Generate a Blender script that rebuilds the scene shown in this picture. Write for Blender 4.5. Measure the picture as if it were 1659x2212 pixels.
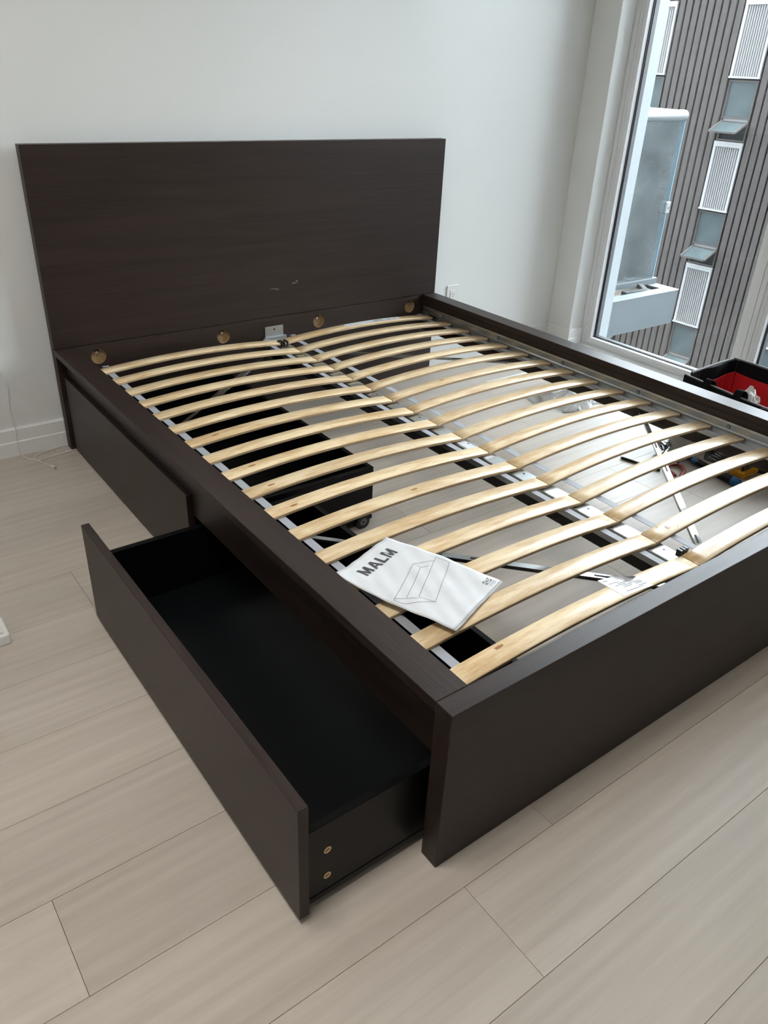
import bpy, bmesh, math, random
from mathutils import Vector, Matrix, Euler
random.seed(7)

for o in list(bpy.data.objects):
    bpy.data.objects.remove(o)
scene = bpy.context.scene
COL = scene.collection

# ------------------------------------------------------------------ camera
cam_data = bpy.data.cameras.new('camera')
cam_data.sensor_fit = 'VERTICAL'
cam_data.sensor_height = 24.0
cam_data.lens = 24.0 * 1675.41 / 2212.0
cam_data.clip_start = 0.02
cam_data.clip_end = 200
cam = bpy.data.objects.new('camera', cam_data)
COL.objects.link(cam)
RX = Vector((0.8027, -0.5948, 0.0424)).normalized()
RF = Vector((0.5331, 0.6840, -0.4980)).normalized()
RX = (RX - RF * RX.dot(RF)).normalized()
RU = RX.cross(RF)
M = Matrix((RX, RU, -RF)).transposed().to_4x4()
M.translation = Vector((-0.6638, -0.6464, 1.2798))
cam.matrix_world = M
scene.camera = cam

# ------------------------------------------------------------------ world and exposure
world = bpy.data.worlds.new('sky')
scene.world = world
world.use_nodes = True
bg = world.node_tree.nodes['Background']
bg.inputs['Color'].default_value = (0.86, 0.93, 1.0, 1)
bg.inputs['Strength'].default_value = 5.0

vs = scene.view_settings
vs.view_transform = 'Standard'
vs.look = 'None'
vs.exposure = 1.8
vs.gamma = 1.0
vs.use_curve_mapping = False
scene.cycles.adaptive_threshold = 0.05
scene.cycles.max_bounces = 7
scene.cycles.glossy_bounces = 3

# ------------------------------------------------------------------ measured sizes (metres)
W, YH, TF, HF, HH, TB, WR = 1.7148, 2.1045, 0.0414, 0.38, 1.0251, 0.0384, 0.0713
WALL_Y = 2.165          # wall behind the headboard
WALL_X = 2.60           # pier beside the window
GLASS_X = 2.75
ROOM_X0, ROOM_Y0, CEIL = -1.9, -4.3, 2.62


# ------------------------------------------------------------------ materials
def mat(name):
    m = bpy.data.materials.new(name)
    m.use_nodes = True
    nt = m.node_tree
    return m, nt, nt.nodes['Principled BSDF']


def N(nt, kind, **kw):
    n = nt.nodes.new(kind)
    for k, v in kw.items():
        if k in n.inputs:
            n.inputs[k].default_value = v
        else:
            setattr(n, k, v)
    return n


def plain(name, col, rough=0.5, metal=0.0, spec=0.5, coat=0.0, noise=0.0, nscale=20.0):
    m, nt, b = mat(name)
    b.inputs['Base Color'].default_value = (*col, 1)
    b.inputs['Roughness'].default_value = rough
    b.inputs['Metallic'].default_value = metal
    b.inputs['Specular IOR Level'].default_value = spec
    b.inputs['Coat Weight'].default_value = coat
    if noise:
        tc = N(nt, 'ShaderNodeTexCoord')
        nz = N(nt, 'ShaderNodeTexNoise', Scale=nscale, Detail=4.0)
        nt.links.new(tc.outputs['Object'], nz.inputs['Vector'])
        mp = N(nt, 'ShaderNodeMapRange')
        mp.inputs['To Min'].default_value = 1 - noise
        mp.inputs['To Max'].default_value = 1 + noise
        nt.links.new(nz.outputs['Fac'], mp.inputs['Value'])
        mx = N(nt, 'ShaderNodeVectorMath', operation='SCALE')
        mx.inputs[0].default_value = col
        nt.links.new(mp.outputs['Result'], mx.inputs['Scale'])
        nt.links.new(mx.outputs['Vector'], b.inputs['Base Color'])
    return m


def grain(name, dark, light, stretch, rough=0.4, ramp=(0.34, 0.68), rvar=0.1, bump=0.02, rand=0.0, fine=1.0, spec=0.5,
          cath=0.0, coat=0.0):
    """Wood: colour streaks along the axis with the smallest stretch."""
    m, nt, b = mat(name)
    tc = N(nt, 'ShaderNodeTexCoord')
    oi = N(nt, 'ShaderNodeObjectInfo')
    off = N(nt, 'ShaderNodeMath', operation='MULTIPLY')
    off.inputs[1].default_value = 37.0
    nt.links.new(oi.outputs['Random'], off.inputs[0])
    add = N(nt, 'ShaderNodeVectorMath', operation='ADD')
    nt.links.new(tc.outputs['Object'], add.inputs[0])
    nt.links.new(off.outputs[0], add.inputs[1])
    mp = N(nt, 'ShaderNodeMapping')
    mp.inputs['Scale'].default_value = stretch
    nt.links.new(add.outputs[0], mp.inputs['Vector'])
    n1 = N(nt, 'ShaderNodeTexNoise', Scale=1.0, Detail=3.0, Roughness=0.55, Distortion=0.6)
    nt.links.new(mp.outputs[0], n1.inputs['Vector'])
    mp2 = N(nt, 'ShaderNodeMapping')
    mp2.inputs['Scale'].default_value = tuple(s * 7 * fine if s > min(stretch) * 2 else s * 3 for s in stretch)
    nt.links.new(add.outputs[0], mp2.inputs['Vector'])
    n2 = N(nt, 'ShaderNodeTexNoise', Scale=1.0, Detail=5.0, Roughness=0.65)
    nt.links.new(mp2.outputs[0], n2.inputs['Vector'])
    mix = N(nt, 'ShaderNodeMath', operation='MULTIPLY_ADD')
    mix.inputs[1].default_value = 0.55
    nt.links.new(n2.outputs['Fac'], mix.inputs[0])
    h = N(nt, 'ShaderNodeMath', operation='MULTIPLY')
    h.inputs[1].default_value = 0.45
    nt.links.new(n1.outputs['Fac'], h.inputs[0])
    nt.links.new(h.outputs[0], mix.inputs[2])
    fac = mix
    if cath:
        # cathedral figure: rings of a strongly stretched distance field
        wv = N(nt, 'ShaderNodeTexWave', Scale=1.6, Distortion=7.0, Detail=2.0)
        wv.inputs['Detail Scale'].default_value = 0.7
        wv.wave_type = 'RINGS'
        nt.links.new(mp.outputs[0], wv.inputs['Vector'])
        ma = N(nt, 'ShaderNodeMath', operation='MULTIPLY_ADD')
        ma.inputs[1].default_value = cath
        nt.links.new(wv.outputs['Fac'], ma.inputs[0])
        nt.links.new(mix.outputs[0], ma.inputs[2])
        fac = ma
    rp = N(nt, 'ShaderNodeValToRGB')
    rp.color_ramp.elements[0].position = ramp[0]
    rp.color_ramp.elements[1].position = ramp[1] + cath * 0.6
    rp.color_ramp.elements[0].color = (*dark, 1)
    rp.color_ramp.elements[1].color = (*light, 1)
    nt.links.new(fac.outputs[0], rp.inputs['Fac'])
    hs = N(nt, 'ShaderNodeHueSaturation')
    if rand:
        mr = N(nt, 'ShaderNodeMapRange')
        mr.inputs['To Min'].default_value = 1 - rand
        mr.inputs['To Max'].default_value = 1 + rand
        nt.links.new(oi.outputs['Random'], mr.inputs['Value'])
        nt.links.new(mr.outputs[0], hs.inputs['Value'])
    nt.links.new(rp.outputs['Color'], hs.inputs['Color'])
    nt.links.new(hs.outputs['Color'], b.inputs['Base Color'])
    rr = N(nt, 'ShaderNodeMapRange')
    rr.inputs['To Min'].default_value = rough - rvar
    rr.inputs['To Max'].default_value = rough + rvar
    nt.links.new(n2.outputs['Fac'], rr.inputs['Value'])
    nt.links.new(rr.outputs[0], b.inputs['Roughness'])
    b.inputs['Specular IOR Level'].default_value = spec
    b.inputs['Coat Weight'].default_value = coat
    b.inputs['Coat Roughness'].default_value = 0.2
    if bump:
        bp = N(nt, 'ShaderNodeBump', Strength=bump * 5, Distance=0.002)
        nt.links.new(n2.outputs['Fac'], bp.inputs['Height'])
        nt.links.new(bp.outputs[0], b.inputs['Normal'])
    return m


def glass(name, tint, dust, dust_col=(0.8, 0.84, 0.86), speck=2.0):
    """Thin pane: clear transmission, Fresnel reflection, a little dust."""
    m = bpy.data.materials.new(name)
    m.use_nodes = True
    nt = m.node_tree
    nt.nodes.clear()
    out = N(nt, 'ShaderNodeOutputMaterial')
    tr = N(nt, 'ShaderNodeBsdfTransparent')
    tr.inputs['Color'].default_value = (*tint, 1)
    gl = N(nt, 'ShaderNodeBsdfGlossy', Roughness=0.0)
    fr = N(nt, 'ShaderNodeFresnel', IOR=1.35)
    mx = N(nt, 'ShaderNodeMixShader')
    nt.links.new(fr.outputs[0], mx.inputs[0])
    nt.links.new(tr.outputs[0], mx.inputs[1])
    nt.links.new(gl.outputs[0], mx.inputs[2])
    df = N(nt, 'ShaderNodeBsdfDiffuse')
    df.inputs['Color'].default_value = (*dust_col, 1)
    tc = N(nt, 'ShaderNodeTexCoord')
    n1 = N(nt, 'ShaderNodeTexNoise', Scale=170.0, Detail=2.0)
    nt.links.new(tc.outputs['Object'], n1.inputs['Vector'])
    n2 = N(nt, 'ShaderNodeTexNoise', Scale=5.0, Detail=5.0)
    nt.links.new(tc.outputs['Object'], n2.inputs['Vector'])
    r1 = N(nt, 'ShaderNodeMapRange')
    r1.inputs['From Min'].default_value = 0.66
    r1.inputs['From Max'].default_value = 0.76
    r1.inputs['To Max'].default_value = dust * speck
    nt.links.new(n1.outputs['Fac'], r1.inputs['Value'])
    r2 = N(nt, 'ShaderNodeMapRange')
    r2.inputs['From Min'].default_value = 0.3
    r2.inputs['From Max'].default_value = 0.8
    r2.inputs['To Min'].default_value = dust * 0.5
    r2.inputs['To Max'].default_value = dust * 1.5
    nt.links.new(n2.outputs['Fac'], r2.inputs['Value'])
    ad = N(nt, 'ShaderNodeMath', operation='ADD')
    nt.links.new(r1.outputs[0], ad.inputs[0])
    nt.links.new(r2.outputs[0], ad.inputs[1])
    m2 = N(nt, 'ShaderNodeMixShader')
    nt.links.new(ad.outputs[0], m2.inputs[0])
    nt.links.new(mx.outputs[0], m2.inputs[1])
    nt.links.new(df.outputs[0], m2.inputs[2])
    nt.links.new(m2.outputs[0], out.inputs['Surface'])
    return m


DK, LT = (0.0185, 0.0112, 0.0090), (0.040, 0.0258, 0.0210)
MAT = {}
MAT['wall'] = plain('wall_paint', (0.80, 0.815, 0.805), 0.55, noise=0.012, nscale=3)
MAT['ceiling'] = plain('ceiling_paint', (0.82, 0.83, 0.83), 0.8)
MAT['trim'] = plain('trim_paint', (0.82, 0.83, 0.82), 0.4)
MAT['vinyl'] = plain('window_vinyl', (0.82, 0.84, 0.86), 0.32)
MAT['gasket'] = plain('rubber_gasket', (0.012, 0.013, 0.015), 0.45)
MAT['floor'] = grain('oak_floor', (0.475, 0.42, 0.362), (0.615, 0.555, 0.49), (0.8, 7.5, 7.5), rough=0.42, rvar=0.06,
                     bump=0.010, rand=0.06, spec=0.36, cath=0.06)
MAT['subfloor'] = plain('plank_joint', (0.16, 0.135, 0.11), 0.8)
MAT['wood_x'] = grain('black_brown_wood_along_x', DK, LT, (1.2, 26, 26), rough=0.42, rvar=0.06, bump=0.03, spec=0.36)
MAT['wood_y'] = grain('black_brown_wood_along_y', DK, LT, (26, 1.2, 26), rough=0.42, rvar=0.06, bump=0.03, spec=0.36)
MAT['wood_z'] = grain('black_brown_wood_along_z', DK, LT, (26, 26, 1.2), rough=0.42, rvar=0.06, bump=0.03, spec=0.36)
MAT['black_foil'] = plain('black_drawer_foil', (0.0030, 0.0036, 0.0042), 0.34, noise=0.15, nscale=6, spec=0.22)
MAT['raw_board'] = plain('raw_chipboard', (0.36, 0.25, 0.13), 0.8, noise=0.45, nscale=160)
MAT['cam_metal'] = plain('brass_cam_bolt', (0.72, 0.52, 0.30), 0.35, metal=1.0, noise=0.3, nscale=120)
MAT['steel'] = plain('galvanised_steel', (0.60, 0.63, 0.64), 0.34, metal=1.0, noise=0.10, nscale=14)
MAT['brace_steel'] = plain('dark_zinc_tube', (0.42, 0.425, 0.43), 0.26, metal=1.0)
MAT['steel_dark'] = plain('dark_slot', (0.02, 0.02, 0.02), 0.6)
MAT['beam_black'] = plain('black_painted_beam', (0.010, 0.010, 0.010), 0.5)
MAT['birch'] = grain('lacquered_birch', (0.62, 0.40, 0.19), (0.86, 0.69, 0.44), (4.0, 16, 16), ramp=(0.38, 0.58), rough=0.40, rvar=0.06,
                     bump=0.004, rand=0.06, spec=0.45, coat=0.45, fine=0.6)
MAT['ply_edge'] = grain('birch_ply_edge', (0.42, 0.28, 0.15), (0.70, 0.54, 0.34), (1.0, 1.0, 330), rough=0.5, bump=0.0)
MAT['knot'] = plain('birch_knot', (0.36, 0.17, 0.06), 0.4, noise=0.3, nscale=90)
MAT['strap'] = plain('woven_strap', (0.36, 0.375, 0.41), 0.6, noise=0.08, nscale=300)
MAT['black_plastic'] = plain('black_plastic', (0.012, 0.012, 0.013), 0.3)
MAT['paper'] = plain('white_paper', (0.70, 0.715, 0.735), 0.5, noise=0.04, nscale=25)
MAT['paper_label'] = plain('label_paper', (0.70, 0.72, 0.76), 0.4)
MAT['ink'] = plain('grey_ink', (0.055, 0.055, 0.06), 0.6)
MAT['ink_line'] = plain('thin_line_ink', (0.16, 0.16, 0.17), 0.6)
MAT['white_plastic'] = plain('white_plastic', (0.80, 0.80, 0.78), 0.35)
MAT['foam'] = plain('white_foam', (0.84, 0.84, 0.83), 0.8)
MAT['white_lacquer'] = plain('white_lacquer', (0.82, 0.82, 0.80), 0.35)
MAT['red_lining'] = plain('red_fabric_lining', (0.52, 0.006, 0.012), 0.8, noise=0.15, nscale=200)
MAT['black_fabric'] = plain('black_fabric', (0.006, 0.0065, 0.008), 0.7, noise=0.2, nscale=200, spec=0.12)
MAT['edge_grey'] = plain('grey_binding', (0.16, 0.16, 0.16), 0.5)
MAT['yellow'] = plain('yellow_plastic', (0.80, 0.36, 0.01), 0.35)
MAT['blue'] = plain('blue_grip', (0.02, 0.16, 0.42), 0.4)
MAT['red_grip'] = plain('red_grip', (0.30, 0.05, 0.04), 0.4)
MAT['chrome'] = plain('tool_steel', (0.55, 0.55, 0.55), 0.25, metal=1.0)
MAT['glass'] = glass('window_glass', (0.95, 0.97, 0.97), 0.020)
MAT['rail_glass'] = glass('balcony_glass', (0.88, 0.95, 0.97), 0.060, dust_col=(0.36, 0.38, 0.38), speck=0.0)
MAT['clear'] = glass('clear_film', (0.96, 0.97, 0.98), 0.10, dust_col=(0.9, 0.9, 0.9))
MAT['glass_edge'] = plain('glass_edge', (0.13, 0.23, 0.28), 0.15)
MAT['ext_white'] = plain('white_cladding', (0.135, 0.15, 0.156), 0.4)
MAT['ext_grey'] = plain('grey_fascia', (0.040, 0.049, 0.054), 0.45, noise=0.04, nscale=2)
MAT['alu'] = plain('brushed_aluminium', (0.18, 0.195, 0.20), 0.4, metal=0.5)
MAT['rib'] = grain('brown_ribbed_cladding', (0.050, 0.040, 0.036), (0.100, 0.083, 0.075), (60, 60, 2.0), rough=0.7, bump=0.0)
MAT['groove'] = plain('cladding_back', (0.014, 0.013, 0.014), 0.8)
MAT['panel'] = plain('pale_corrugated_panel', (0.42, 0.41, 0.40), 0.5, noise=0.06, nscale=1)
MAT['far_glass'] = plain('dull_window_pane', (0.075, 0.098, 0.10), 0.25, noise=0.35, nscale=2.5, spec=0.6)
MAT['far_frame'] = plain('weathered_window_frame', (0.08, 0.072, 0.065), 0.6)
MAT['sky_block'] = plain('sky_block_surface', (0.16, 0.17, 0.18), 0.6)  # for the unseen outer wall that keeps sky light off the facade opposite
MAT['scuff'] = plain('pale_scuff', (0.16, 0.13, 0.12), 0.7, noise=0.5, nscale=300)
MAT['ground'] = plain('asphalt', (0.10, 0.10, 0.10), 0.9)


# ------------------------------------------------------------------ mesh helpers (world coordinates in, parent offset out)
def wloc(o):
    v = Vector((0, 0, 0))
    while o is not None:
        v = v + o.location
        o = o.parent
    return v


def obj(name, bm, m, parent=None, smooth=False, origin=None):
    bmesh.ops.recalc_face_normals(bm, faces=bm.faces[:])
    if parent is not None:
        base = wloc(parent)
        xs = [v.co for v in bm.verts]
        c = Vector((sum(v.x for v in xs) / len(xs), sum(v.y for v in xs) / len(xs), sum(v.z for v in xs) / len(xs)))
    else:
        base = Vector((0, 0, 0))
        xs = [v.co for v in bm.verts]
        c = Vector(((min(v.x for v in xs) + max(v.x for v in xs)) / 2, (min(v.y for v in xs) + max(v.y for v in xs)) / 2,
                    min(v.z for v in xs)))
    if origin is not None:
        c = Vector(origin)
    bmesh.ops.translate(bm, verts=bm.verts[:], vec=-c)
    me = bpy.data.meshes.new(name)
    bm.to_mesh(me)
    bm.free()
    for mm in (m if isinstance(m, (list, tuple)) else [m]):
        me.materials.append(MAT[mm])
    if smooth:
        for p in me.polygons:
            p.use_smooth = True
    o = bpy.data.objects.new(name, me)
    o.location = c - base
    COL.objects.link(o)
    if parent is not None:
        o.parent = parent
    return o


def empty(name, loc):
    o = bpy.data.objects.new(name, None)
    o.empty_display_size = 0.05
    o.location = loc
    COL.objects.link(o)
    return o


def tag(o, label=None, cat=None, group=None, kind=None):
    if label:
        o['label'] = label
    if cat:
        o['category'] = cat
    if group:
        o['group'] = group
    if kind:
        o['kind'] = kind
    return o


def bx(bm, x0, x1, y0, y1, z0, z1, bev=0.0, mi=0, seg=1):
    r = bmesh.ops.create_cube(bm, size=1.0)
    vs_ = r['verts']
    for v in vs_:
        v.co = Vector((x0 + (v.co.x + .5) * (x1 - x0), y0 + (v.co.y + .5) * (y1 - y0), z0 + (v.co.z + .5) * (z1 - z0)))
    fs = list({f for v in vs_ for f in v.link_faces})
    for f in fs:
        f.material_index = mi
    if bev:
        es = list({e for v in vs_ for e in v.link_edges})
        r2 = bmesh.ops.bevel(bm, geom=es, offset=bev, segments=seg, affect='EDGES', profile=0.5)
        for f in r2['faces']:
            f.material_index = mi
    return bm


def box(name, x0, x1, y0, y1, z0, z1, m, parent=None, bev=0.0008, seg=1):
    return obj(name, bx(bmesh.new(), x0, x1, y0, y1, z0, z1, bev, 0, seg), m, parent)


def struct(o):
    o['kind'] = 'structure'
    return o


def cyl(bm, a, b, r, n=16, r2=None, mi=0):
    a, b = Vector(a), Vector(b)
    d = (b - a)
    q = d.to_track_quat('Z', 'Y')
    res = bmesh.ops.create_cone(bm, cap_ends=True, cap_tris=False, segments=n, radius1=r, radius2=r if r2 is None else r2,
                                depth=d.length)
    mtx = Matrix.Translation((a + b) / 2) @ q.to_matrix().to_4x4()
    bmesh.ops.transform(bm, matrix=mtx, verts=res['verts'])
    for f in {f for v in res['verts'] for f in v.link_faces}:
        f.material_index = mi
    return bm


def bar(bm, a, b, w, h, mi=0, roll_up=Vector((0, 0, 1))):
    """rectangular bar from a to b, width w across, height h"""
    a, b = Vector(a), Vector(b)
    d = (b - a).normalized()
    s = d.cross(roll_up).normalized()
    u = s.cross(d).normalized()
    vs_ = []
    for p in (a, b):
        for (i, j) in ((-1, -1), (1, -1), (1, 1), (-1, 1)):
            vs_.append(bm.verts.new(p + s * (i * w / 2) + u * (j * h / 2)))
    q = [(0, 1, 2, 3), (4, 5, 6, 7), (0, 1, 5, 4), (1, 2, 6, 5), (2, 3, 7, 6), (3, 0, 4, 7)]
    for f in q:
        bm.faces.new([vs_[i] for i in f]).material_index = mi
    return bm


def catmull(pts, n=8):
    P = [Vector(p) for p in pts]
    P = [P[0] * 2 - P[1]] + P + [P[-1] * 2 - P[-2]]
    out = []
    for i in range(1, len(P) - 2):
        for k in range(n):
            t = k / n
            a, b, c, d = P[i - 1], P[i], P[i + 1], P[i + 2]
            out.append(0.5 * ((2 * b) + (c - a) * t + (2 * a - 5 * b + 4 * c - d) * t * t + (3 * b - a - 3 * c + d) * t ** 3))
    out.append(P[-2])
    return out


def tube(bm, pts, r, n=8, smooth_n=8, mi=0):
    P = catmull(pts, smooth_n) if smooth_n else [Vector(p) for p in pts]
    rings = []
    ref = Vector((0.12, 0.31, 0.94)).normalized()
    for i, p in enumerate(P):
        d = (P[min(i + 1, len(P) - 1)] - P[max(i - 1, 0)]).normalized()
        s = d.cross(ref).normalized()
        u = s.cross(d)
        rr = r(i / (len(P) - 1)) if callable(r) else r
        rings.append([bm.verts.new(p + (s * math.cos(2 * math.pi * k / n) + u * math.sin(2 * math.pi * k / n)) * rr)
                      for k in range(n)])
    for a, b in zip(rings, rings[1:]):
        for k in range(n):
            bm.faces.new((a[k], a[(k + 1) % n], b[(k + 1) % n], b[k])).material_index = mi
    bm.faces.new(rings[0]).material_index = mi
    bm.faces.new(rings[-1]).material_index = mi
    return bm


def ribbon(bm, pts, side, w, th, mi=0):
    """flat strap along pts; side = width direction"""
    P = [Vector(p) for p in pts]
    S = Vector(side).normalized() * (w / 2)
    rows = []
    for i, p in enumerate(P):
        d = (P[min(i + 1, len(P) - 1)] - P[max(i - 1, 0)]).normalized()
        u = S.cross(d).normalized() * (th / 2)
        rows.append([bm.verts.new(q) for q in (p - S - u, p + S - u, p + S + u, p - S + u)])
    for a, b in zip(rows, rows[1:]):
        for k in range(4):
            bm.faces.new((a[k], a[(k + 1) % 4], b[(k + 1) % 4], b[k])).material_index = mi
    bm.faces.new(rows[0]).material_index = mi
    bm.faces.new(rows[-1]).material_index = mi
    return bm


def text_bm(body, size, fn, spacing=1.0, bold=0.0):
    """flat lettering mapped onto a surface by fn(u, v)"""
    cu = bpy.data.curves.new('lettering', 'FONT')
    cu.body = body
    cu.size = size
    cu.space_character = spacing
    cu.offset = bold
    cu.resolution_u = 3
    t = bpy.data.objects.new('lettering', cu)
    COL.objects.link(t)
    dg = bpy.context.evaluated_depsgraph_get()
    me = bpy.data.meshes.new_from_object(t.evaluated_get(dg))
    bpy.data.objects.remove(t)
    bm = bmesh.new()
    bm.from_mesh(me)
    bpy.data.meshes.remove(me)
    w = max((v.co.x for v in bm.verts), default=0)
    for v in bm.verts:
        v.co = fn(v.co.x, v.co.y)
    return bm, w


# ------------------------------------------------------------------ room shell
floor = empty('floor', (0, 0, 0))
struct(floor)
box('screed', ROOM_X0, 2.80, ROOM_Y0, WALL_Y, -0.12, -0.012, 'subfloor', floor, bev=0)
PW = 0.19665
ROW0 = -0.0595                       # one measured long joint
joints = {-4: -0.6, -3: -0.2, -2: -0.30, -1: 0.0195, 0: 0.252, 1: -0.589, 2: 1.087, 3: 0.42, 4: 0.322, 5: 0.754, 6: -0.2495, 7: 0.36, 8: 0.15, 9: 0.48, 10: -0.300}   # measured butt joints: row index -> x
k0 = math.floor((ROOM_Y0 - ROW0) / PW)
k1 = math.ceil((WALL_Y - ROW0) / PW)
PL = 1.3025
for k in range(k0, k1):
    y0 = max(ROW0 + k * PW, ROOM_Y0)
    y1 = min(ROW0 + (k + 1) * PW, WALL_Y)
    j = joints.get(k, random.uniform(-0.9, 0.6) if k not in (2, 3, 4, 5) else random.choice((0.62, 1.05, 1.35, 0.85)) + 0.03 * k)
    xs = [j]
    while xs[0] > ROOM_X0:
        xs.insert(0, xs[0] - PL)
    while xs[-1] < 2.74:
        xs.append(xs[-1] + PL)
    for a, b in zip(xs, xs[1:]):
        a, b = max(a, ROOM_X0), min(b, 2.74)
        if b - a < 0.02:
            continue
        g = 0.00035
        box('plank', a + g, b - g, y0 + g, y1 - g, -0.012, 0.0, 'floor', floor, bev=0.0004)

struct(box('wall_back', ROOM_X0 - .1, 2.80, WALL_Y, WALL_Y + 0.12, -0.1, CEIL, 'wall', bev=0))
struct(box('wall_left', ROOM_X0 - .12, ROOM_X0, ROOM_Y0, WALL_Y, -0.1, CEIL, 'wall', bev=0))
struct(box('wall_front', ROOM_X0 - .1, 2.9, ROOM_Y0 - .14, ROOM_Y0, -0.1, CEIL, 'wall', bev=0))
struct(box('ceiling', ROOM_X0 - .12, 2.9, ROOM_Y0 - .12, WALL_Y + .12, CEIL, CEIL + .12, 'ceiling', bev=0))
PIER_Y = 2.012
WIN_Y0 = 0.19
struct(box('wall_right', WALL_X, 2.80, PIER_Y, WALL_Y, -0.1, CEIL, 'wall', bev=0.002))
struct(box('wall_right', WALL_X, 2.80, ROOM_Y0, WIN_Y0, -0.1, CEIL, 'wall', bev=0.002))
struct(box('trim_1', 2.66, 2.80, WIN_Y0, PIER_Y, 2.50, CEIL, 'trim', bev=0.002))


def base_profile(bm, a, b, nrm, h=0.105, t=0.014):
    """stepped baseboard between a and b, nrm points into the room"""
    a, b, n = Vector(a), Vector(b), Vector(nrm)
    prof = [(0, 0), (t, 0), (t, 0.052), (t - .0035, 0.056), (t - .0035, h - .006), (t - .008, h), (0, h)]
    ra = [bm.verts.new(a + n * p + Vector((0, 0, z))) for p, z in prof]
    rb = [bm.verts.new(b + n * p + Vector((0, 0, z))) for p, z in prof]
    for i in range(len(prof)):
        j = (i + 1) % len(prof)
        bm.faces.new((ra[i], ra[j], rb[j], rb[i]))
    bm.faces.new(ra)
    bm.faces.new(rb)
    return bm


struct(obj('baseboard_back', base_profile(bmesh.new(), (ROOM_X0, WALL_Y, 0), (WALL_X, WALL_Y, 0), (0, -1, 0)), 'trim'))
struct(obj('baseboard_left', base_profile(bmesh.new(), (ROOM_X0, ROOM_Y0, 0), (ROOM_X0, WALL_Y, 0), (1, 0, 0)), 'trim'))
bm = base_profile(bmesh.new(), (WALL_X, PIER_Y - .013, 0), (WALL_X, WALL_Y, 0), (-1, 0, 0))
base_profile(bm, (WALL_X - .013, PIER_Y, 0), (2.695, PIER_Y, 0), (0, -1, 0))
struct(obj('baseboard_right', bm, 'trim'))


def ring(bm, y0, y1, z0, z1, w, x0, x1, mi=0, bev=0.0):
    bx(bm, x0, x1, y0, y0 + w, z0, z1, bev, mi)
    bx(bm, x0, x1, y1 - w, y1, z0, z1, bev, mi)
    bx(bm, x0, x1, y0 + w, y1 - w, z0, z0 + w, bev, mi)
    bx(bm, x0, x1, y0 + w, y1 - w, z1 - w, z1, bev, mi)
    return bm


def bead(bm, y0, y1, z0, z1, w, xa, xb):
    """bevelled glazing bead: wide at the frame (xa), down to the pane (xb)"""
    o = [(y0, z0), (y1, z0), (y1, z1), (y0, z1)]
    i = [(y0 + w, z0 + w), (y1 - w, z0 + w), (y1 - w, z1 - w), (y0 + w, z1 - w)]
    A = [bm.verts.new((xa, *p)) for p in o]
    A2 = [bm.verts.new((xa + .004, p[0], p[1])) for p in i]
    B = [bm.verts.new((xb, *p)) for p in i]
    C = [bm.verts.new((xb, *p)) for p in o]
    for P, Q in ((A, A2), (A2, B), (B, C), (C, A)):
        for k in range(4):
            bm.faces.new((P[k], P[(k + 1) % 4], Q[(k + 1) % 4], Q[k]))
    return bm


def bxw(*a):
    return bx(bmesh.new(), *a)


Z0, Z1 = 0.0, 2.50


def window(n, ya, yb):
    w_ = empty('window_%d' % n, (GLASS_X, (ya + yb) / 2, 0))
    struct(w_)
    g = 0.0008
    obj('outer_frame', ring(bmesh.new(), ya + g, yb - g, Z0 + .002, Z1 - g, 0.022, 2.70, 2.80, bev=0.0015), 'vinyl', w_)
    obj('sash_frame', ring(bmesh.new(), ya + .0225, yb - .0225, Z0 + .0245, Z1 - .0225, 0.015, 2.708, 2.795, bev=0.0015), 'vinyl', w_)
    obj('glazing_bead', bead(bmesh.new(), ya + .0375, yb - .0375, Z0 + .0385, Z1 - .0375, 0.018, 2.713, 2.744), 'vinyl', w_)
    bm = ring(bmesh.new(), ya + .0376, yb - .0376, Z0 + .0386, Z1 - .0376, 0.022, 2.7445, 2.7495)
    ring(bm, ya + .0376, yb - .0376, Z0 + .0386, Z1 - .0376, 0.022, 2.7565, 2.784)
    obj('gasket', bm, 'gasket', w_)
    obj('pane', bxw(2.750, 2.756, ya + .039, yb - .039, Z0 + .040, Z1 - .039), 'glass', w_)


bounds = [PIER_Y, 1.095, WIN_Y0]
for n, (yb, ya) in enumerate(zip(bounds, bounds[1:]), 1):
    window(n, ya, yb)
# inner sill strip on the floor under the glazing
struct(box('trim_2', 2.655, 2.70, WIN_Y0, PIER_Y - .0145, 0.0, 0.012, 'trim', bev=0.002))
struct(box('trim_3', 2.672, 2.70, WIN_Y0, PIER_Y - .0145, 0.012, 0.020, 'trim', bev=0.002))

# fill lamp added out of frame to brighten the left half of the room
FILL_LAMP = (-0.55, 0.15)
lp = empty('fill_lamp', (FILL_LAMP[0], FILL_LAMP[1], CEIL - .08))
tag(lp, 'added round fill light under the ceiling, unseen, above the left side of the room', 'lamp')
obj('fill_lamp_base', cyl(bmesh.new(), (*FILL_LAMP, CEIL - .03), (*FILL_LAMP, CEIL - .0005), .40, 48), 'white_plastic', lp)
obj('fill_lamp_diffuser', cyl(bmesh.new(), (*FILL_LAMP, CEIL - .075), (*FILL_LAMP, CEIL - .0302), .37, 48, r2=.39), 'white_plastic', lp)
ld = bpy.data.lights.new('fill_light', 'AREA')
ld.shape = 'DISK'
ld.size = 0.74
ld.energy = 8.6
ld.color = (1.0, 0.95, 0.88)
lo = bpy.data.objects.new('fill_light', ld)
COL.objects.link(lo)
lo.parent = lp
lo.location = (0, 0, 0.003)

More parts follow.
